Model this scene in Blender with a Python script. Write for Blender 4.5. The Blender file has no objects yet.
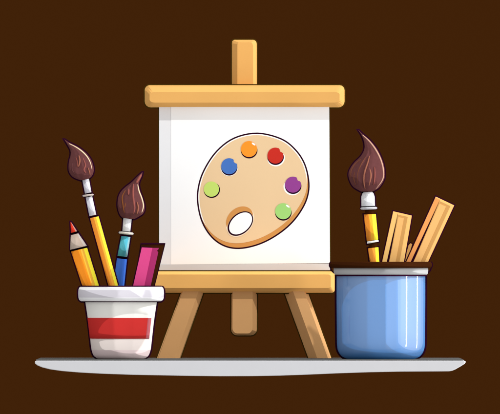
import bpy, math
from mathutils import Vector, Matrix

scn = bpy.context.scene
col = scn.collection
CAM_D, CAM_Z, ROW = 10.0, 0.080, 278.0      # camera distance, height above the shelf, picture row of the horizon

# ------------------------------------------------------------------ helpers
def S(d): return 0.001 * (CAM_D + d) / CAM_D
def W(px, py, d=0.0):
    """real position (metres) of a point seen at px,py standing at depth d"""
    return ((px - 250) * S(d), d, CAM_Z + (ROW - py) * S(d))

def lin(c):
    return tuple(((v / 255) / 12.92 if v <= 10.31 else ((v / 255 + 0.055) / 1.055) ** 2.4) for v in c)

_m = {}
def mat(rgb, size=0.9, level=1.0, gloss=0.0, vary=0.03, scale=60, sm=0.0, tg=0.0):
    key = (rgb, size, level, gloss, vary, scale, sm, tg)
    if key in _m: return _m[key]
    m = bpy.data.materials.new('paint_%d_%d_%d' % rgb)
    m.use_nodes = True
    nt = m.node_tree; nt.nodes.clear(); N = nt.nodes.new; L = nt.links.new
    out = N('ShaderNodeOutputMaterial')
    c = [max(0.0, min(0.97, (v - (gloss + tg) * 0.72) / level)) for v in lin(rgb)]
    t = N('ShaderNodeBsdfToon'); t.component = 'DIFFUSE'
    t.inputs['Size'].default_value = size; t.inputs['Smooth'].default_value = sm
    # faint unevenness of the paint / grain of the wood
    tc = N('ShaderNodeTexCoord'); mp = N('ShaderNodeMapping'); no = N('ShaderNodeTexNoise')
    mp.inputs['Scale'].default_value = (1, 1, 1)
    no.inputs['Scale'].default_value = scale; no.inputs['Detail'].default_value = 3
    mr = N('ShaderNodeMapRange'); mr.inputs['From Min'].default_value = 0.3; mr.inputs['From Max'].default_value = 0.7
    mr.inputs['To Min'].default_value = 1 - vary; mr.inputs['To Max'].default_value = 1 + vary
    L(tc.outputs['Object'], mp.inputs[0]); L(mp.outputs[0], no.inputs['Vector']); L(no.outputs[0], mr.inputs['Value'])
    mx = N('ShaderNodeVectorMath'); mx.operation = 'SCALE'; mx.inputs[0].default_value = c
    L(mr.outputs[0], mx.inputs['Scale']); L(mx.outputs[0], t.inputs['Color'])
    if gloss > 0:
        g = N('ShaderNodeBsdfAnisotropic'); g.inputs['Color'].default_value = (gloss,) * 3 + (1,)
        g.inputs['Roughness'].default_value = 0.06
        a = N('ShaderNodeAddShader'); L(t.outputs[0], a.inputs[0]); L(g.outputs[0], a.inputs[1])
        h = N('ShaderNodeBsdfToon'); h.component = 'GLOSSY'; h.inputs['Color'].default_value = (tg,) * 3 + (1,)
        h.inputs['Size'].default_value = .65; h.inputs['Smooth'].default_value = 0
        a2 = N('ShaderNodeAddShader'); L(a.outputs[0], a2.inputs[0]); L(h.outputs[0], a2.inputs[1]); L(a2.outputs[0], out.inputs[0])
    else:
        L(t.outputs[0], out.inputs[0])
    _m[key] = m
    return m

INK = mat((44, 10, 34)); OLIVE = mat((66, 50, 14))

class MB:
    def __init__(s): s.v = []; s.f = []; s.mi = []; s.mats = []; s.sm = []
    def m(s, mt):
        if mt not in s.mats: s.mats.append(mt)
        return s.mats.index(mt)
    def face(s, idx, mt, smooth=False): s.f.append(tuple(idx)); s.mi.append(s.m(mt)); s.sm.append(smooth)
    def add(s, co): s.v.append(tuple(co)); return len(s.v) - 1
    def ring(s, pts): return [s.add(p) for p in pts]
    def bridge(s, a, b, mt, smooth=False, fm=None):
        n = len(a)
        for i in range(n):
            j = (i + 1) % n
            s.face((a[i], a[j], b[j], b[i]), fm(i) if fm else mt, smooth)
    # polygon in picture units standing at depth d0 (front) .. d1 (back)
    def plate(s, poly, d0, d1, mt, side=None):
        a = s.ring([W(x, y, d0) for x, y in poly])
        b = s.ring([(W(x, y, d0)[0], d1, W(x, y, d0)[2]) for x, y in poly])
        s.face(a, mt); s.face(b[::-1], side or mt); s.bridge(b, a, side or mt)
    def build(s, name, parent=None, root=None):
        o0 = root.location if root else Vector((0, 0, 0))
        me = bpy.data.meshes.new(name)
        me.from_pydata([(x - o0.x, y - o0.y, z - o0.z) for x, y, z in s.v], [], s.f)
        for mt in s.mats: me.materials.append(mt)
        for p, i, k in zip(me.polygons, s.mi, s.sm): p.material_index = i; p.use_smooth = k
        me.update()
        import bmesh
        bm = bmesh.new(); bm.from_mesh(me); bmesh.ops.recalc_face_normals(bm, faces=bm.faces); bm.to_mesh(me); bm.free()
        o = bpy.data.objects.new(name, me); col.objects.link(o)
        if parent: o.parent = parent
        return o

def thing(name, label, cat, loc, group=None):
    o = bpy.data.objects.new(name, None); col.objects.link(o); o.location = loc; o.empty_display_size = .02
    o['label'] = label; o['category'] = cat
    if group: o['group'] = group
    return o

def area(p): return sum(p[i][0] * p[(i + 1) % len(p)][1] - p[(i + 1) % len(p)][0] * p[i][1] for i in range(len(p))) / 2
def offset(poly, w):
    sg = 1 if area(poly) > 0 else -1
    n = len(poly); r = []
    for i in range(n):
        p, a, b = Vector(poly[i]), Vector(poly[i - 1]), Vector(poly[(i + 1) % n])
        e1 = (p - a).normalized(); e2 = (b - p).normalized()
        n1 = Vector((e1.y, -e1.x)) * sg; n2 = Vector((e2.y, -e2.x)) * sg
        m = n1 + n2
        if m.length < 1e-4: m = n1
        m.normalize(); k = min(1 / max(m.dot(n1), .35), 1.9)
        q = p + m * w * k; r.append((q.x, q.y))
    return r

def smooth(pts, closed=True, n=6):
    r = []; N_ = len(pts)
    rng = range(N_) if closed else range(N_ - 1)
    for i in rng:
        g = (lambda k: pts[k % N_]) if closed else (lambda k: pts[max(0, min(N_ - 1, k))])
        p0, p1, p2, p3 = g(i - 1), g(i), g(i + 1), g(i + 2)
        for j in range(n):
            t = j / n
            r.append(tuple(.5 * (2 * p1[k] + (p2[k] - p0[k]) * t + (2 * p0[k] - 5 * p1[k] + 4 * p2[k] - p3[k]) * t * t
                                 + (3 * p1[k] - p0[k] - 3 * p2[k] + p3[k]) * t ** 3) for k in (0, 1)))
    if not closed: r.append(pts[-1])
    return r

# block with a four-cornered face (TL,TR,BR,BL), rounded corners and a two-step bevel (outer edge e, then l r t b)
def slab(mb, quad, d0, d1, l, r, t, b, mt, depth=6.0, e=1.2, ed=3.5, rad=(3, 3, 3, 3), ink=None, inkw=1.15, mat_f=None, edge=None):
    TL, TR, BR, BL = [Vector(q) for q in quad]
    w = ((TR - TL).length + (BR - BL).length) / 2; h = ((BL - TL).length + (BR - TR).length) / 2
    def base():
        o = []
        for (cx, cy, a0, R) in ((0, 0, 180, rad[0]), (w, 0, 270, rad[1]), (w, h, 0, rad[2]), (0, h, 90, rad[3])):
            sx = 1 if cx == 0 else -1; sy = 1 if cy == 0 else -1
            if R <= 0: o.append((cx, cy)); continue
            for k in range(5):
                a = math.radians(a0 + 90 * k / 4)
                o.append((cx + sx * R + R * math.cos(a), cy + sy * R + R * math.sin(a)))
        return o
    B = base()
    def mp(il, ir, it, ib):
        o = []
        for x, y in B:
            X = il + x * (w - il - ir) / w; Y = it + y * (h - it - ib) / h
            u, v = X / w, Y / h
            p = TL * (1 - u) * (1 - v) + TR * u * (1 - v) + BR * u * v + BL * (1 - u) * v
            o.append((p.x, p.y))
        return o
    dd = depth * .001; de = ed * .001
    P0 = mp(0, 0, 0, 0); P1 = mp(min(e, l), min(e, r), min(e, t), min(e, b)); P2 = mp(l, r, t, b)
    L3 = [(P0, d1), (P0, d0 + dd + de), (P1, d0 + dd), (P2, d0)]
    rings = [mb.ring([W(x, y, d0)[:1] + (d,) + W(x, y, d0)[2:] for x, y in P]) for P, d in L3]
    mb.face(rings[0][::-1], mt)
    mb.bridge(rings[0], rings[1], mt); mb.bridge(rings[1], rings[2], edge or mt)
    mb.bridge(rings[2], rings[3], mt); mb.face(rings[3], mat_f or mt)
    if ink:
        dm = (d0 + dd + de + d1) / 2
        Q = offset(P0, inkw)
        a = mb.ring([(W(x, y, d0)[0], d0 + dd + de + .0012, W(x, y, d0)[2]) for x, y in Q])
        c = mb.ring([(W(x, y, d0)[0], d0 + dd + de + .0032, W(x, y, d0)[2]) for x, y in Q])
        mb.face(a, ink); mb.face(c[::-1], ink); mb.bridge(c, a, ink)

# tapering rod from one pair of edge points to another; stripes = [(u_end, material)...] across its front
def rod(mb, A, B, d, stripes, n=28, ink=INK, inkw=1.35, flat=0.0, ext=0.0, cap=None, mids=None):
    """A=(left,right) upper pair, B lower pair; ext lengthens downwards (picture units)"""
    AL, AR, BL, BR = Vector(A[0]), Vector(A[1]), Vector(B[0]), Vector(B[1])
    if ext:
        c0, c1 = (AL + AR) / 2, (BL + BR) / 2; dr = (c1 - c0).normalized() * ext
        nBL, nBR = BL + dr, BR + dr
    us = [-1] + [math.sin(math.radians(-90 + 180 * k / (n // 2))) for k in range(1, n // 2)] + [1]
    for ue, _ in stripes[:-1]:
        k = min(range(1, len(us) - 1), key=lambda i: abs(us[i] - ue)); us[k] = ue
    us.sort()
    pairs = [(AL, AR)] + (mids or []) + [(BL, BR)]
    if ext: pairs.append((nBL, nBR))
    rings = []
    for l, r in pairs:
        l, r = Vector(l), Vector(r)
        R = (r - l).length / 2 * .001; pts = []
        for u in us:
            p = l + (r - l) * (u + 1) / 2; w = W(p.x, p.y, d); pts.append((w[0], d - R * math.sqrt(max(0, 1 - u * u)), w[2]))
        for u in us[-2:0:-1]:
            p = l + (r - l) * (u + 1) / 2; w = W(p.x, p.y, d); pts.append((w[0], d + R * math.sqrt(max(0, 1 - u * u)), w[2]))
        rings.append(mb.ring(pts))
    K = len(us)
    def fm(i):
        u = (us[i] + us[i + 1]) / 2 if i < K - 1 else (us[(2 * K - 2 - i) % K] + us[max(0, 2 * K - 3 - i)]) / 2
        for ue, mt in stripes:
            if u <= ue: return mt
        return stripes[-1][1]
    for a, b in zip(rings, rings[1:]): mb.bridge(a, b, None, True, fm)
    mb.face(rings[0], cap or stripes[0][1]); mb.face(rings[-1][::-1], stripes[0][1])
    if ink:
        q = [pairs[0][0], pairs[0][1]] + [p[1] for p in pairs[1:]] + [p[0] for p in pairs[:0:-1]]
        if ext: q = [pairs[0][0], pairs[0][1]] + [p[1] for p in pairs[1:-1]] + [p[0] for p in pairs[-2:0:-1]]
        mb.plate(offset([tuple(x) for x in q], inkw), d + .0004, d + .0014, ink)

# body of revolution; prof = [(radius, height)] in metres, outer skin then inner skin
def lathe(mb, cx, cy, prof, mt, n=96, smooth_=True, fm=None):
    rings = [mb.ring([(cx + r * math.sin(2 * math.pi * k / n), cy - r * math.cos(2 * math.pi * k / n), z) for k in range(n)]) for r, z in prof]
    for i, (a, b) in enumerate(zip(rings, rings[1:])):
        mb.bridge(a, b, fm(i) if fm else mt, smooth_)
    if prof[0][0] > 1e-6 : mb.face(rings[0][::-1], mt)
    mb.face(rings[-1], mt)

def fin(mb, cx, cy, prof, w, mt, base=True):
    """slim dark fin added as a drawn ink line along a cup's outline; prof = [(radius, z)] from foot to lip"""
    for sx in (-1, 1):
        q = [Vector((r, z)) for r, z in prof]
        o = []
        for i, p in enumerate(q):
            e = (q[min(i + 1, len(q) - 1)] - q[max(i - 1, 0)]).normalized()
            o.append(p + Vector((e.y, -e.x)) * w)
        for i in range(len(q) - 1):
            ps = [q[i] - (o[i] - q[i]) * .4, o[i], o[i + 1], q[i + 1] - (o[i + 1] - q[i + 1]) * .4]
            a = mb.ring([(cx + sx * p.x, cy - .0006, max(p.y, .0002)) for p in ps]); b = mb.ring([(cx + sx * p.x, cy + .0006, max(p.y, .0002)) for p in ps])
            mb.face(a, mt); mb.face(b[::-1], mt); mb.bridge(a, b, mt)

def tube(mb, pts, rads, mt, n=8):
    rings = []
    for i, p in enumerate(pts):
        p = Vector(p); t = (Vector(pts[min(i + 1, len(pts) - 1)]) - Vector(pts[max(i - 1, 0)])).normalized()
        s = t.cross(Vector((0, 1, 0))).normalized(); u = s.cross(t)
        rings.append(mb.ring([p + (s * math.cos(2 * math.pi * k / n) + u * math.sin(2 * math.pi * k / n)) * rads[i] for k in range(n)]))
    for a, b in zip(rings, rings[1:]): mb.bridge(a, b, mt, True)
    mb.face(rings[0], mt); mb.face(rings[-1][::-1], mt)

# ------------------------------------------------------------------ the setting
mb = MB(); WALL = mat((62, 32, 8), .95, vary=.012, scale=2)
P = [(-4, 2.0, -4), (4, 2.0, -4), (4, 2.0, 4), (-4, 2.0, 4)]
a = mb.ring(P); b = mb.ring([(x, 2.1, z) for x, y, z in P]); mb.face(a, WALL); mb.face(b[::-1], WALL); mb.bridge(b, a, WALL)
w = mb.build('wall'); w['kind'] = 'structure'; w['label'] = 'plain dark brown wall behind the shelf'

FD = -0.180
GREY = mat((206, 206, 209), level=1.15, vary=.01); DGREY = mat((92, 92, 90), vary=.02); EDGE_HI = mat((226, 226, 228))
prof = [(36.5, 360.5), (120, 360.5), (250, 360.5), (380, 360.5), (463.5, 360.5), (465.5, 361.3), (465.6, 362.4), (464.4, 364), (460, 366.8), (455, 369.6), (452, 370.8), (449, 371.3), (440, 371.4),
        (400, 371.6), (370, 372.2), (340, 373.2), (310, 374.5), (280, 375.6), (250, 376.1), (220, 376.2), (180, 375.7), (130, 374.7), (100, 373.6), (80, 372.5), (62, 371), (50, 369.3), (42, 367.3), (37.5, 365.4), (35.2, 363.6), (34.8, 362.2), (35.3, 361.2)]
mb = MB()
a = mb.ring([W(x, y, FD) for x, y in offset(prof, -.7)]); b = mb.ring([(W(x, y, FD)[0], FD + .001, W(x, y, FD)[2]) for x, y in prof])
c = mb.ring([(W(x, y, FD)[0], .03, W(x, y, FD)[2]) for x, y in prof])
mb.face(a, GREY); mb.bridge(a, b, EDGE_HI); mb.bridge(b, c, GREY); mb.face(c[::-1], GREY)  # bevel coloured paler as a painted edge highlight
zt = W(0, 360.5, FD)[2]
top = [(36.5, 0), (463.2, 0)]
x0, x1 = W(36.2, 0, FD)[0], W(463.4, 0, FD)[0]
q = [(x0, FD + .0005), (x1, FD + .0005), (x1, .03), (x0, .03)]
a = mb.ring([(x, y, zt + .0002) for x, y in q]); b = mb.ring([(x, y, 0) for x, y in q])
mb.face(a, DGREY); mb.bridge(a, b, DGREY); mb.face(b, DGREY)
o = mb.build('shelf'); o['kind'] = 'structure'; o['label'] = 'light grey shelf slab with a dark grey top and rounded ends'

# ------------------------------------------------------------------ easel
WOOD = mat((234, 177, 101), .9, level=1.08, vary=.03, scale=18)
WOODL = mat((252, 226, 150), .9, level=1.45)
WOODB = mat((237, 178, 101), .9, level=.94, vary=.03, scale=18)
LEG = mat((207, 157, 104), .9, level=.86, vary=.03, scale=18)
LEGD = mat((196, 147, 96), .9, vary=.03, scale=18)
easel = thing('easel', 'light wooden easel standing on the shelf between the white and the blue cup', 'easel', (-.006, -.03, 0))
mb = MB(); slab(mb, [(144.6, 85), (344.6, 85), (344.6, 107.2), (144.6, 107.2)], -.0212, .004, 5, 5, 7, 4.6, WOOD, depth=6, e=1.7, ed=4, rad=(5, 5, 6, 6), ink=OLIVE, edge=WOOD)
mb.build('top_bar', easel, easel)
mb = MB(); slab(mb, [(150, 271.3), (334.8, 271.3), (334.8, 292.8), (150, 292.8)], -.040, .004, 3, 4, 3.2, 4.8, WOODB, depth=5, e=1.7, ed=4, rad=(2, 3, 3, 2), ink=OLIVE)
mb.build('ledge', easel, easel)
mb = MB(); slab(mb, [(231.9, 39.6), (256.7, 39.6), (257, 284), (231.5, 270)], .0, .016, 6, 4, 2.6, 2, WOOD, depth=8, e=.8, ed=2, rad=(3, 4, 1, 1), ink=OLIVE)
mb.build('mast', easel, easel)
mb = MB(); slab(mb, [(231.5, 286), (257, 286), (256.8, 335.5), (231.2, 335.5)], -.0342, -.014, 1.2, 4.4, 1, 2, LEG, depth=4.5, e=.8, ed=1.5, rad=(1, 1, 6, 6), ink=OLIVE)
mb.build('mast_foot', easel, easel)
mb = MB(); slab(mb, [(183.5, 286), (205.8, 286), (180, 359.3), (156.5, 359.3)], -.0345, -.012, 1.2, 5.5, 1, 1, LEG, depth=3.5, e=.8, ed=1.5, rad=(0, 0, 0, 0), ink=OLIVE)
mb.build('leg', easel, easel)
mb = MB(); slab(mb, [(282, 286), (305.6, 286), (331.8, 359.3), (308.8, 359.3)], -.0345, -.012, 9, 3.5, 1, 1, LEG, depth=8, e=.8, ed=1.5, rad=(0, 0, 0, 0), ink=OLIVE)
mb.build('leg', easel, easel)

# ------------------------------------------------------------------ canvas with the painted palette
cv = thing('canvas', 'white canvas with a painting of an artist palette, resting on the easel ledge', 'canvas', (-.006, -.018, W(0, 271.3, -.022)[2]))
CD = -.012
BORD = mat((233, 233, 235), vary=.006); BTOP = mat((218, 220, 224), vary=.006); BBOT = mat((204, 206, 209), vary=.006); WHT = mat((253, 253, 253), vary=.003)
mb = MB(); mb.plate([(159.2, 100), (329.2, 100), (330, 271.2), (159.2, 271.2)], CD, -.001, BORD)
mb.plate(offset([(159.2, 100), (329.2, 100), (330, 270.6), (159.2, 270.6)], .9), CD + .002, CD + .003, OLIVE)
mb.build('stretcher_board', cv, cv)
mb = MB()
mb.plate([(159.3, 264.4), (171, 264.4), (329.9, 263.2), (329.9, 271), (159.3, 271)], CD - .0002, CD - .00005, BBOT)
mb.build('border_strip', cv, cv)
mb = MB(); mb.plate([(171, 100.5), (328.95, 100.5), (329.8, 263.6), (171, 264.4)], CD - .0002, CD - .00005, WHT)
mb.build('sheet', cv, cv)

PO = smooth([(257.5, 133.4), (281, 139), (295.4, 150), (304.6, 164.4), (308.7, 183), (306.6, 198.8), (298.6, 214), (287.3, 226.8), (272, 237.8), (256, 245), (239, 248.2),
      (224.5, 245.7), (212, 237), (202.6, 222.3), (198.1, 204), (198.6, 187.4), (204.2, 170.3), (216.7, 151.5), (234.4, 138.2)], True, 5)
CREAM = mat((236, 203, 159), level=1.05, vary=.008, scale=25); RIMB = mat((214, 150, 82), level=1.06); PW = mat((252, 250, 246)); PINK_INK = mat((42, 10, 30))
def ell(cx, cy, a, b, ang, n=40):
    t = math.radians(ang); return [(cx + a * math.cos(u) * math.cos(t) - b * math.sin(u) * math.sin(t), cy - a * math.cos(u) * math.sin(t) - b * math.sin(u) * math.cos(t))
                                   for u in [2 * math.pi * k / n for k in range(n)]]
mb = MB(); z = CD - .0002
def layer(poly, k, mt): mb.plate(poly, z - .00007 * k, z - .00007 * (k - 1) + .00001, mt)
layer(offset(PO, .9), 1, PINK_INK)
layer(offset(PO, -.6), 2, RIMB)
# pale edge light line then the face, shifted up-left so the thick lower rim shows
def shr(poly, s, dx, dy):
    cx, cy = 253, 191; return [(cx + (x - cx) * s + dx, cy + (y - cy) * s + dy) for x, y in poly]
def clipin(p, q):  # keep p inside q by pulling vertices towards the centre
    cx, cy = 253, 191; r = []
    def rad(poly, ang):
        best = None
        for i in range(len(poly)):
            x1, y1 = poly[i]; x2, y2 = poly[(i + 1) % len(poly)]; dx, dy = math.cos(ang), math.sin(ang)
            den = dx * (y2 - y1) - dy * (x2 - x1)
            if abs(den) < 1e-9: continue
            t = ((x1 - cx) * (y2 - y1) - (y1 - cy) * (x2 - x1)) / den; u = ((x1 - cx) * dy - (y1 - cy) * dx) / den
            if t > 0 and -1e-6 <= u <= 1.000001: best = t if best is None else max(best, t)
        return best or 1e9
    for k in range(120):
        an = 2 * math.pi * k / 120; t = min(rad(p, an), rad(q, an)); r.append((cx + t * math.cos(an), cy + t * math.sin(an)))
    return r
layer(clipin(shr(PO, 1.0, -1.5, -5.3), offset(PO, -.6)), 3, PW)
layer(clipin(shr(PO, 1.0, -1.4, -4.9), offset(PO, -1.7)), 4, CREAM)
layer(ell(240.0, 221.6, 16.0, 11.6, 44), 5, mat((248, 232, 208)))
layer(ell(239.6, 219.6, 15.0, 11.6, 42), 6, RIMB)
layer(ell(240.4, 224.2, 15.2, 10.4, 42), 7, mat((246, 226, 200)))
layer(ell(240.4, 223.6, 14.7, 10.0, 42), 8, PINK_INK)
layer(ell(240.6, 223.4, 13.3, 8.7, 42), 9, WHT)
pal = mb.build('painted_palette', cv, cv)
def circ(cx, cy, r, notch=None, n=40):
    o = []
    for k in range(n):
        a = 2 * math.pi * k / n; R = r
        if notch:
            dlt = math.degrees(a) - notch
            if abs(dlt) < 9: R = r * .80
            elif abs(dlt) < 17: R = r * (.80 + .2 * (abs(dlt) - 9) / 8)
        o.append((cx + R * math.cos(a), cy - R * math.sin(a)))
    return o
DABS = [((211.4, 189.1), (196, 222, 112), None, 0, 'yellow green dab of paint'), ((229.2, 166.2), (72, 116, 190), 38, 1, 'blue dab of paint'), ((249, 149), (249, 150, 48), None, 2, 'orange dab of paint'),
        ((275.4, 155.6), (199, 50, 40), 40, 3, 'red dab of paint'), ((293, 184.6), (148, 68, 145), 42, 3, 'purple dab of paint'), ((283.2, 211.2), (161, 213, 121), None, 2, 'light green dab of paint')]
def cres(cx, cy, r, w, a0, a1, n=24):
    """thin crescent hugging a dab from angle a0 to a1 (degrees, anticlockwise from the right)"""
    o, i_ = [], []
    for k in range(n + 1):
        a = math.radians(a0 + (a1 - a0) * k / n); t = math.sin(math.pi * k / n) ** .6
        o.append((cx + (r + w * t) * math.cos(a), cy - (r + w * t) * math.sin(a))); i_.append((cx + (r - .8) * math.cos(a), cy - (r - .8) * math.sin(a)))
    return o + i_[::-1]
for (x, y), c, nt_, kind, lb in DABS:
    mb = MB(); z = CD - .0002 - .00028
    DK = mat((40, 12, 36))
    if kind == 3: layer(cres(x, y + .6, 8.6, 1.7, *((165, 325) if x > 280 else (205, 375))), 1, PW)
    if kind == 1: layer(cres(x, y + .4, 8.6, .9, 190, 350), 1, PW)
    if kind == 0: layer(cres(x, y, 7.3, 1.6, 188, 412), 2, DK)
    else: layer(cres(x, y, 7.7, 1.7, 186, 372 if kind != 1 else 360), 2, DK)
    layer(circ(x, y, 8.0 if kind else 7.6, nt_), 5, mat(c, vary=.02, scale=90))
    if kind == 2: layer(ell(x + 4.6, y - 5.0, 2.2, .9, -35, 16), 6, PW)
    d = mb.build('paint_dab', pal, cv); d['label'] = lb

# ------------------------------------------------------------------ white cup
CY = -.120; s = S(CY)
def zz(py): return max(0.0, CAM_Z + (ROW - py) * s)
wx = W(121.1, 0, CY)[0]
cup = thing('cup', 'small white cup with a red band and thick white rim, left of the easel', 'cup', (wx, CY, 0))
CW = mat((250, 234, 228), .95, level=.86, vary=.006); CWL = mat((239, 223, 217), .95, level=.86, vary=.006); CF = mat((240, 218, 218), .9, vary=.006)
bp = [(20, 359), (23.6, 358.4), (27.2, 355.8), (29.1, 351.4), (30.1, 346), (31.5, 333), (33.2, 319), (35.9, 301.0)]
bp = smooth(bp, False, 3)
outer = [(r * s, zz(y)) for r, y in bp]; inner = [((r - 1.2) * s, zz(y) + .0015) for r, y in bp[::-1]]
inner[-1] = (inner[-1][0], .003)
mb = MB()
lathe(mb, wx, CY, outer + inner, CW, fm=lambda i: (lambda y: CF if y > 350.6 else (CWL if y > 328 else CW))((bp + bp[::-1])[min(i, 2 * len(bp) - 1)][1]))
fin(mb, wx, CY, outer, .0016, INK)
ring_ = [(17 * s, .0), (23.2 * s, .0), (23.2 * s, .0012), (17 * s, .0012)]
mb.build('cup_body', cup, cup)
mb = MB()   # red band, open towards the right-hand side
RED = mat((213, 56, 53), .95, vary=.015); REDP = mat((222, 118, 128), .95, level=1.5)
n = 80
def bandring(y, off):
    # radius of the cup at that height
    for (r0, y0), (r1, y1) in zip(bp, bp[1:]):
        if y1 <= y <= y0: r = r0 + (r1 - r0) * (y0 - y) / (y0 - y1)
    r = (r + off) * s
    return [(wx + r * math.sin(a), CY - r * math.cos(a), zz(y)) for a in [math.radians(-91 + 156 * k / n) for k in range(n + 1)]]
ys = [338.6, 333, 326, 319, 317.8]
fr = [mb.ring(bandring(y, .35)) for y in ys]; bk = [mb.ring(bandring(y, -.2)) for y in ys]
for a, b in zip(fr, fr[1:]):
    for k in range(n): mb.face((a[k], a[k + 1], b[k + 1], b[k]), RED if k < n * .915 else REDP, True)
for a, b in zip(bk, bk[1:]):
    for k in range(n): mb.face((a[k], b[k], b[k + 1], a[k + 1]), RED, True)
for a, b in ((fr[0], bk[0]), (fr[-1], bk[-1])):
    for k in range(n): mb.face((a[k], b[k], b[k + 1], a[k + 1]), RED)
mb.build('red_band', cup, cup)
mb = MB(); RW_SHADE = mat((213, 209, 217), .85, vary=.006); RW_LIT = mat((250, 250, 251), .85, level=1.1)  # grey middle and white edges paint the rim's shade and light
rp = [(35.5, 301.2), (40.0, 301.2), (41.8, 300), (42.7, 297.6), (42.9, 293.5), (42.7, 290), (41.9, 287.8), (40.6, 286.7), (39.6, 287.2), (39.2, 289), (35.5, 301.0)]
lathe(mb, wx, CY, [(r * s, zz(y)) for r, y in rp], RW_SHADE, fm=lambda i: RW_SHADE if i in (3, 4) else RW_LIT)
fin(mb, wx, CY, [(r * s, zz(y)) for r, y in rp[:8]], .0015, INK)
a = [(34.0 * s, zz(302.1)), (37.6 * s, zz(302.1)), (38.4 * s, zz(301.1)), (34.0 * s, zz(301.1))]
lathe(mb, wx, CY, a + [a[0]], INK, smooth_=False)
a = [(38.6 * s, zz(286.4)), (41.0 * s, zz(286.6)), (40.4 * s, zz(285.6)), (38.6 * s, zz(285.8))]
lathe(mb, wx, CY, a + [a[0]], INK, smooth_=False)
mb.build('rim', cup, cup)

# ------------------------------------------------------------------ blue cup
bx = W(380.9, 0, CY)[0]
bc = thing('cup', 'large blue cup with dark rolled rim and grey collar, right of the easel', 'cup', (bx, CY, 0))
BL = mat((117, 153, 204), .992, gloss=.035, vary=.004, scale=20, tg=.16)
bp2 = [(33, 359), (35, 358.4), (38.6, 356.6), (41.6, 353.3), (43.2, 349.6), (43.9, 345.4), (44.05, 342), (44.1, 337), (44.2, 325), (44.4, 300), (44.4, 277), (44.4, 276), (44.4, 274.5)]
bp2 = smooth(bp2[:7], False, 3) + bp2[7:]
ou = [(r * s, zz(y)) for r, y in bp2]
inn = [((r - 1.4) * s, zz(y) + .0015) for r, y in bp2[::-1]]; inn[-1] = (inn[-1][0], .003)
mb = MB(); lathe(mb, bx, CY, ou + inn, BL); fin(mb, bx, CY, ou, .0018, INK)
mb.build('cup_body', bc, bc)
mb = MB(); GB = mat((172, 172, 172), .74, vary=.01)
a = [(44.2, 275.0), (46.0, 274.8), (47.0, 273.4), (47.3, 270), (47.2, 268), (44.2, 268)]
lathe(mb, bx, CY, [(r * s, zz(y)) for r, y in a + [a[0]]], GB)
a = [(44.2, 276.2), (46.3, 276.2), (46.3, 274.9), (44.2, 274.9)]
lathe(mb, bx, CY, [(r * s, zz(y)) for r, y in a + [a[0]]], INK, smooth_=False)
mb.build('collar', bc, bc)
mb = MB(); DB = mat((58, 28, 10), .9)
a = [(46.5, 268.0), (50.0, 267.9), (51.2, 265.8), (51.0, 263.4), (49.8, 262.0), (48.6, 261.8), (47.6, 262.6), (45.4, 268)]
lathe(mb, bx, CY, [(r * s, zz(y)) for r, y in a + [a[0]]], DB)
fin(mb, bx, CY, [(46.5 * s, zz(273)), (49.4 * s, zz(270.2)), (50 * s, zz(268)), (51.2 * s, zz(265.8)), (51.0 * s, zz(263.4)), (49.8 * s, zz(262.0))], .001, INK)
mb.build('rim', bc, bc)

# ------------------------------------------------------------------ pencil
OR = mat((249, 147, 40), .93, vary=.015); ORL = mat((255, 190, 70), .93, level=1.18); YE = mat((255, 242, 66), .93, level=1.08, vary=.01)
BD = -.121
pn = thing('pencil', 'short orange pencil with a red point, leftmost in the white cup', 'pencil', W(105, 340, BD))
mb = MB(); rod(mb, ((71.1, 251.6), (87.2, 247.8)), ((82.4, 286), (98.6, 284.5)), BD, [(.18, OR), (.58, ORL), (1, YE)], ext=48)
mb.build('shaft', pn, pn)
mb = MB(); TW = mat((204, 184, 168), .93, vary=.02); TW_HI = mat((247, 238, 230), .93, level=1.4)  # paler wood tone is a highlight painted on the cone's right
rod(mb, ((70.9, 235.3), (78.4, 233.4)), ((70.0, 249.8), (87.0, 245.8)), BD, [(.66, TW), (1, TW_HI)], ink=None)
mb.plate(offset([(70.4, 234), (78.4, 232.0), (88.0, 246.6), (70.6, 251.4), (69.8, 248)], .9), BD + .0004, BD + .0014, INK)
mb.build('wood_tip', pn, pn)
mb = MB(); LR = mat((232, 62, 44), .93, vary=.02); LR_HI = mat((250, 196, 176), .93, level=1.4)  # pink tone is a highlight painted on the red point
rod(mb, ((70.5, 222.0), (71.0, 222.0)), ((71.0, 232.9), (77.2, 231.3)), BD, [(.5, LR), (1, LR_HI)], ink=INK)
mb.build('point', pn, pn)

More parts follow.
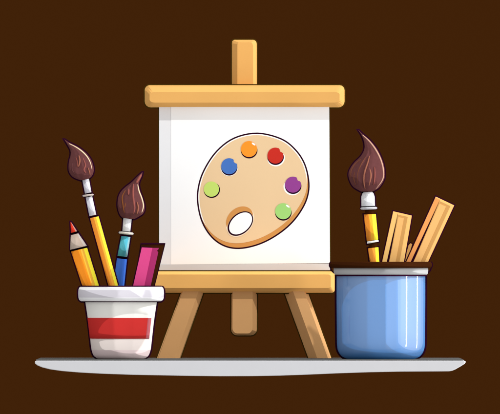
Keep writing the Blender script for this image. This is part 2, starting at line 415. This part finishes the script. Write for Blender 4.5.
# ------------------------------------------------------------------ paintbrushes
WF = mat((214, 213, 222), .93, level=1.0, vary=.01); WF_HI = mat((236, 236, 240), .93, level=1.15, vary=.01)  # lighter tone paints the highlight on a ferrule's right side
BG = 'paintbrushes standing in the cups'
HB = mat((98, 58, 58), .98, vary=.05, scale=300); HL = mat((156, 98, 78), .98); GLINT_T = mat((222, 174, 150), .9, level=1.3); HR = mat((146, 82, 74), .98); GLINT_P = mat((250, 222, 184), .9, level=1.2)  # palest strand colours are painted highlights along the bristles' lit edge
def bristles(mb, right, left, d, strands_glints, foot):
    """right/left outline chains from tip to foot (picture units)"""
    R = smooth(right, False, 6); L = smooth(left, False, 6)
    def at(ch, y):
        for a, b in zip(ch, ch[1:]):
            if a[1] <= y <= b[1] and b[1] > a[1]: return a[0] + (b[0] - a[0]) * (y - a[1]) / (b[1] - a[1])
        return ch[0][0] if y < ch[0][1] else ch[-1][0]
    y0, y1 = max(R[0][1], L[0][1]), min(R[-1][1], L[-1][1]); N_ = 46; rings = []
    for i in range(N_ + 1):
        t = i / N_; y = y0 + (y1 - y0) * (1 - math.cos(math.pi * t)) / 2
        a, b = at(L, y), at(R, y); b = max(b, a + .25); c, h = (a + b) / 2, (b - a) / 2
        w = W(c, y, d); h *= .001
        # small wavy ridges = clumps of hair
        rings.append(mb.ring([(w[0] + h * math.sin(q), d - .85 * h * math.cos(q) * (1 + .05 * math.sin(9 * q)), w[2]) for q in [2 * math.pi * k / 40 for k in range(40)]]))
    for a, b in zip(rings, rings[1:]): mb.bridge(a, b, HB, True)
    mb.face(rings[0], HB); mb.face(rings[-1][::-1], HB)
    mb.plate(offset(R + L[::-1], 1.4), d + .0004, d + .0014, INK)
    for pts, wd, mt in strands_glints:
        pts = smooth(pts, False, 5); P3 = []; rr = []
        for i, (x, y) in enumerate(pts):
            a, b = at(L, y), at(R, y); c, h = (a + b) / 2, max((b - a) / 2, .2); u = max(-.97, min(.97, (x - c) / h))
            P3.append((W(c + u * h, y, d)[0], d - .85 * h * .001 * math.sqrt(1 - u * u), W(0, y, d)[2]))
            t = i / (len(pts) - 1); rr.append(1.35 * wd * .001 * max(.12, math.sin(math.pi * (.08 + .84 * t)) ** .6))
        tube(mb, P3, rr, mt)

def disc_collar(mb, c, hw, hh, tilt, d, mt):
    """thin round collar around a ferrule"""
    t = math.radians(tilt); ax = Vector((math.sin(t), 0, math.cos(t))); ex = Vector((math.cos(t), 0, -math.sin(t))); ey = Vector((0, 1, 0))
    C = Vector(W(c[0], c[1], d)); k_ = .001
    prof = [(.3, -hh), (.86, -hh * .95), (1, -hh * .35), (1, hh * .35), (.86, hh * .95), (.3, hh)]
    rings = [mb.ring([C + ax * h * k_ + (ex * math.cos(a) + ey * math.sin(a)) * r * hw * k_ for a in [2 * math.pi * j / 32 for j in range(32)]]) for r, h in prof]
    for a, b in zip(rings, rings[1:]): mb.bridge(a, b, mt, True)
    mb.face(rings[0][::-1], mt); mb.face(rings[-1], mt)
    q = [(c[0] + math.cos(t) * (hw + 1.1) * x + math.sin(t) * y * (hh + .9), c[1] + math.sin(t) * (hw + 1.1) * x - math.cos(t) * y * (hh + .9)) for x, y in
         [(-1, 0), (-.8, .8), (0, 1), (.8, .8), (1, 0), (.8, -.8), (0, -1), (-.8, -.8)]]
    mb.plate(q, d + .0004, d + .0014, INK)

# tall yellow one in the white cup
D1 = -.123
br = thing('paintbrush', 'tall paintbrush with a yellow handle and white ferrule, beside the pencil in the white cup', 'paintbrush', W(127, 340, D1), BG)
mb = MB()
bristles(mb, [(64.6, 139.6), (69.3, 142.6), (78.4, 147.2), (86.2, 153.3), (91.4, 160.6), (93.6, 168.8), (92.4, 175), (88.8, 178.8), (86.5, 180.2)],
         [(64.3, 139.6), (67.3, 144.5), (70.4, 150.5), (70.6, 155.5), (69.2, 161), (68.6, 167.4), (69.6, 172.8), (73.6, 177.4), (80.5, 180.2)], D1,
         [([(69, 143.6), (77.5, 148.2), (84.8, 154.2), (89.6, 161.2), (92.0, 169.4)], .55, GLINT_P),
          ([(79, 155.5), (80, 161), (78.6, 167)], .6, HL), ([(83, 158), (85.5, 165), (84, 170), (86, 173)], .55, HR), ([(76, 157), (77.5, 162), (77.5, 167)], .4, HR),
          ([(88, 167.5), (89.5, 172), (90, 175.5)], .45, HL), ([(73, 163), (72.4, 169), (75, 174)], .5, mat((108, 66, 66), .9))], None)
mb.build('bristles', br, br)
mb = MB(); rod(mb, ((82.2, 179.5), (88.9, 178.4)), ((85, 193.6), (91.4, 192.2)), D1, [(.5, WF), (1, WF_HI)])
rod(mb, ((85.7, 197.6), (92.2, 196.2)), ((89.4, 216.2), (96.2, 214.6)), D1, [(.5, WF), (1, WF_HI)]); mb.build('ferrule', br, br)
mb = MB(); disc_collar(mb, (88.1, 195.3), 5.6, 1.0, -7, D1, mat((196, 182, 172), .93)); mb.build('collar', br, br)
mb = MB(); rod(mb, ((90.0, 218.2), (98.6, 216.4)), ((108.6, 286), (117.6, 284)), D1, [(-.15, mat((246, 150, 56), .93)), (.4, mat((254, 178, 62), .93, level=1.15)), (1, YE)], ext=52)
mb.build('handle', br, br)

# blue one behind it
D2 = -.108
br = thing('paintbrush', 'paintbrush with a teal and blue handle, in the white cup beside the pink eraser', 'paintbrush', W(116, 345, D2), BG)
mb = MB()
bristles(mb, [(142.5, 172.4), (141.6, 176.6), (139.4, 181.5), (138.9, 186), (140.6, 192.5), (143.2, 200), (144.7, 207.4), (143.2, 213.2), (138.5, 216.8), (134.2, 219.0)],
         [(142.1, 172.4), (137.8, 176.2), (131.6, 182.3), (125.3, 187.2), (120.6, 192.2), (118.2, 198), (117.6, 206), (119.2, 213), (121.5, 216.8), (125, 219.0)], D2,
         [([(137.6, 184.5), (138.8, 191), (141.6, 198.5), (143.2, 206), (141.6, 212.6)], .65, GLINT_P),
          ([(141.4, 174.6), (138.6, 179), (136.4, 183)], .9, HR), ([(133.6, 184), (133, 192), (133.6, 200), (134.6, 208), (133.6, 214)], .75, HR),
          ([(125.6, 190.5), (122.6, 197), (123.4, 206), (124.6, 213)], .6, mat((142, 84, 46), .9)), ([(128.8, 189), (128.6, 195)], .7, HR),
          ([(137, 202), (138.4, 208), (136.8, 214.5)], .6, HL), ([(125.6, 203), (124.8, 209)], .4, mat((142, 84, 46), .9))], None)
mb.build('bristles', br, br)
mb = MB(); rod(mb, ((123.4, 217.6), (131.7, 219.2)), ((122.4, 230.8), (130.2, 231.6)), D2, [(.6, mat((232, 232, 236), .93)), (1, WF_HI)]); mb.build('ferrule', br, br)
mb = MB(); disc_collar(mb, (126.1, 233.2), 7.4, 1.3, 5, D2, mat((205, 200, 190), .93)); mb.build('collar', br, br)
TE = mat((90, 184, 205), .93); TE_HI = mat((176, 228, 238), .93, level=1.4); BLU = mat((60, 104, 196), .93, level=.88);  # pale teal paints the highlight along the handle's right side
mb = MB(); rod(mb, ((121.4, 236.0), (130.4, 237.0)), ((117.4, 255.8), (127.2, 257.0)), D2, [(.62, TE), (1, TE_HI)])
rod(mb, ((117.0, 258.3), (127.0, 259.4)), ((113.2, 285), (124.2, 286)), D2, [(1, BLU)], ext=56)
mb.build('handle', br, br)

# the one in the blue cup
D3 = -.138
br = thing('paintbrush', 'paintbrush with a large bristle head and yellow handle, in the blue cup', 'paintbrush', W(383, 345, D3), BG)
mb = MB()
bristles(mb, [(358.6, 130.2), (362.8, 134.2), (370.4, 140.8), (377.4, 149.8), (382.2, 160.2), (384.3, 168.6), (384.6, 176), (383.0, 181.6), (378.4, 188.0), (372.4, 191.6)],
         [(358.3, 130.2), (361.6, 135.4), (364, 142), (364.4, 149.2), (360.8, 156.2), (354.6, 162.4), (350.4, 168.4), (348.6, 174), (349.6, 180), (353.4, 186.8), (361.2, 191.6)], D3,
         [([(362.6, 135), (369.8, 142), (376.2, 151), (380.8, 161), (383.0, 171), (382.2, 179.6), (375.6, 189)], .75, GLINT_T),
          ([(369.4, 156), (367.6, 163), (364.6, 172), (363.6, 181), (365, 189)], .6, HL), ([(365.8, 157), (361, 165), (357.8, 174), (357.4, 184)], .55, mat((118, 70, 52), .9)),
          ([(369.4, 168), (370.6, 176), (368.6, 186)], .75, HL), ([(374.4, 167), (374.6, 176), (373.4, 185)], .55, HR), ([(361.2, 159), (354.8, 164.6), (351.2, 171.4), (351, 178)], .6, mat((118, 70, 52), .9)),
          ([(354.6, 172), (353.8, 179), (356, 185)], .45, mat((118, 70, 52), .9))], None)
mb.build('bristles', br, br)
mb = MB(); rod(mb, ((363.6, 192.2), (372.2, 191.8)), ((361.4, 206.4), (375.0, 205.8)), D3, [(.7, mat((234, 234, 238), .93)), (1, WF_HI)],
               mids=[((362.2, 193.8), (373.6, 193.4)), ((361.3, 197), (374.7, 196.6))]); mb.build('ferrule', br, br)
mb = MB(); disc_collar(mb, (368.8, 208.3), 8.3, 1.3, -2, D3, mat((190, 190, 196), .93)); mb.build('collar', br, br)
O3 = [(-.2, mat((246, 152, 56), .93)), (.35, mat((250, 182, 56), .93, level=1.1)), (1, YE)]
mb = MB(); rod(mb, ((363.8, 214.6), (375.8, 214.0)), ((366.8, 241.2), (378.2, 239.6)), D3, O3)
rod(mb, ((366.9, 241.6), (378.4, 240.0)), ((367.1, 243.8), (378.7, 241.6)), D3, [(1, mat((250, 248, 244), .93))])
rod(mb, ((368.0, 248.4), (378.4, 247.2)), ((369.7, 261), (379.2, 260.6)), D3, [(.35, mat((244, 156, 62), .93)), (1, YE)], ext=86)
# dark bands between the painted lengths
rod(mb, ((365.0, 209), (373.6, 209)), ((365.4, 215), (374.6, 215)), D3, [(1, mat((58, 28, 10), .93))], ink=None)
rod(mb, ((368.2, 243.4), (377.4, 241.6)), ((369.0, 249), (377.6, 248)), D3, [(1, mat((58, 28, 10), .93))], ink=None)
mb.build('handle', br, br)

# ------------------------------------------------------------------ pink eraser in a brown sleeve
er = thing('eraser', 'long pink eraser in a dark brown sleeve, rightmost in the white cup', 'eraser', W(134, 320, -.12))
mb = MB(); BR = mat((60, 31, 10)); E0 = -.121
pl = [(141.4, 244.4), (164.2, 244.4), (145.4, 320), (124, 320)]
mb.plate(pl, E0, E0 + .010, BR, BR); mb.plate(offset(pl[:2] + [(153.6, 287), (134, 287)], 1.0), E0 + .003, E0 + .0045, INK)
mb.plate([(140.6, 243.0), (165.2, 243.0), (165.0, 244.4), (140.8, 244.4)], E0 - .0006, E0 + .010, INK)
mb.build('sleeve', er, er)
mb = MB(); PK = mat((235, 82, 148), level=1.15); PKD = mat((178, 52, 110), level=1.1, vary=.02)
def zsl(poly, da, db, mt): mb.plate(poly, da, db, mt)
zsl([(141.8, 247.4), (152.4, 247.9), (137.6, 318), (126.0, 318)], E0 - .005, E0 - .0001, PK)
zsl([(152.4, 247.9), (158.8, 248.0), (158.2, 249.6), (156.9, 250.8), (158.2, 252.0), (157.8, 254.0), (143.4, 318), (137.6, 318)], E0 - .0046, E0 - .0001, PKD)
mb.plate(offset([(141.8, 247.4), (150, 247.9), (136, 290), (132.0, 290)], .9), E0 - .0015, E0 - .0006, INK)
mb.build('rubber', er, er)

# ------------------------------------------------------------------ wooden sticks in the blue cup
W1 = mat((244, 189, 118), .9, level=1.06, vary=.02); W2 = mat((211, 158, 92), .9, level=1.05, vary=.02); W3 = mat((250, 200, 124), .9, level=1.05, vary=.02)
def lerp(a, b, t): return (a[0] + (b[0] - a[0]) * t, a[1] + (b[1] - a[1]) * t)
def stick(name, label, TL, TR, BLf, BRf, d0, d1, slit, groove, ext, warm):
    st = thing(name, label, 'wooden stick', W(BLf[0], BLf[1] + ext, d0), 'wooden sticks in the blue cup')
    def down(a, b):                                  # carry an edge on into the cup
        k = (b[1] + ext - a[1]) / (b[1] - a[1]); return lerp(a, b, k)
    bl, brr = down(TL, BLf), down(TR, BRf)
    def X(t, v): return lerp(lerp(TL, TR, t), lerp(bl, brr, t), v)
    H = ((bl[1] - TL[1]))
    v0 = 1.0 / H; vs = slit[2] / H; vm = (BLf[1] - TL[1]) / H * .92
    mb = MB()
    mb.plate([TL, TR, brr, bl], d0 + .0012, d1, W3 if not warm else W3)
    # dark wedge-shaped split
    mb.plate([X(slit[0] + .03, vs * .8), X(slit[1] + .02, vm), X(slit[1] + .02, 1), X(slit[0] - .06, 1), X(slit[0] - .06, vm)], d0 + .0008, d0 + .0013, INK)
    mb.plate([X(0.012, v0), X(slit[0], v0), X(slit[0], vs), X(slit[0] - .04, vm), X(slit[0] - .04, 1), X(0.012, 1)], d0 + .0002, d0 + .0013, warm or W3)
    mb.plate(offset([TL, TR, X(1, .97), X(0, .97)], 1.25), d0 + .003, d0 + .0042, INK)
    mb.build('board', st, st)
    mb = MB(); a0, a1 = slit[1] + .005, .985
    mb.plate([X(slit[0] + .01, v0), X(a1, v0), X(a1, 1), X(a0, 1), X(a0, vm), X(slit[0] + .03, vs)], d0 + .0003, d0 + .0012, W3)
    mb.plate([X(slit[0] + .07, 2.2 / H), X(groove[1], 2.2 / H), X(groove[1], 1), X(groove[0], 1), X(groove[0], 4.4 / H), X(slit[0] + .07, 4.4 / H)], d0 - .0001, d0 + .0003, W2)
    mb.plate([X(slit[0] + .075, 4.4 / H), X(groove[0], 4.4 / H), X(groove[0], 1), X(a0 + .02, 1), X(a0 + .02, vm)], d0 - .0005, d0 + .0002, W1)
    mb.build('face_panel', st, st)
    return st
stick('wooden_stick', 'short upright wooden stick in the blue cup, beside the brush handle', (393.2, 211.3), (411.8, 215.6), (382.2, 261.6), (403.9, 261.6), -.128, -.121, (.25, .31, 2.5), (.62, .80), 78, None)
stick('wooden_stick', 'longest wooden stick, leaning far to the right out of the blue cup', (435.8, 196.6), (454.2, 205.4), (406.6, 261.4), (428.2, 261.6), -.118, -.110, (.24, .32, 4.5), (.66, .84), 60, mat((236, 160, 92), .9))
sl = thing('wooden_stick', 'tiny wooden sliver peeking out between the two wooden boards in the blue cup', 'wooden stick', W(398, 300, -.104), 'wooden sticks in the blue cup')
mb = MB(); q = [(408.6, 245.2), (410.6, 243.2), (412.2, 244.2), (410.6, 249.5), (400, 300), (394, 300)]
mb.plate(q, -.106, -.103, W3); mb.plate(offset(q, .9), -.1055, -.1045, INK); mb.build('splint', sl, sl)

# ------------------------------------------------------------------ light
wd = bpy.data.worlds.new('World'); scn.world = wd; wd.use_nodes = True
wd.node_tree.nodes['Background'].inputs[0].default_value = (1, 1, 1, 1)
wd.node_tree.nodes['Background'].inputs[1].default_value = 0.73
def sun(name, az, el, e, ang=.5):
    """az: degrees round from the camera's side towards the right, el: height"""
    l = bpy.data.lights.new(name, 'SUN'); l.energy = e; l.angle = math.radians(ang)
    o = bpy.data.objects.new(name, l); col.objects.link(o)
    a, h = math.radians(az), math.radians(el)
    v = Vector((math.sin(a) * math.cos(h), -math.cos(a) * math.cos(h), math.sin(h)))
    o.rotation_euler = v.to_track_quat('Z', 'Y').to_euler(); o.location = v * 3
K = .1886
sun('key_light', 25, 60, .27 / K)
sun('side_light', 94, 35, .42 / K)
sun('top_light', 180, 50, .6 / K)
def strip(name, az, dist, w, h, power, z):  # added unseen lamps drawing highlight lines down the blue cup
    l = bpy.data.lights.new(name, 'AREA'); l.shape = 'RECTANGLE'; l.size = w; l.size_y = h; l.energy = power
    o = bpy.data.objects.new(name, l); col.objects.link(o)
    a = math.radians(az); p = Vector((bx + math.sin(a) * dist, CY - math.cos(a) * dist, z)); o.location = p
    o.rotation_euler = (p - Vector((bx, CY, .05))).to_track_quat('Z', 'Y').to_euler()
strip('highlight_strip', 69, 1.6, .09, 1.6, 13, .05)
strip('highlight_strip', 108, 1.6, .11, 1.6, 13, .05)

# ------------------------------------------------------------------ camera
cd = bpy.data.cameras.new('camera'); cam = bpy.data.objects.new('camera', cd); col.objects.link(cam)
cam.location = (0, -CAM_D, CAM_Z); cam.rotation_euler = (math.radians(90), 0, 0)
cd.sensor_width = 36; cd.lens = 36 * CAM_D / .5; cd.shift_y = (ROW - 207) / 500; cd.clip_end = 100; cd.clip_start = .1
scn.camera = cam
scn.view_settings.view_transform = 'Standard'; scn.view_settings.look = 'None'; scn.view_settings.exposure = 0; scn.view_settings.gamma = 1
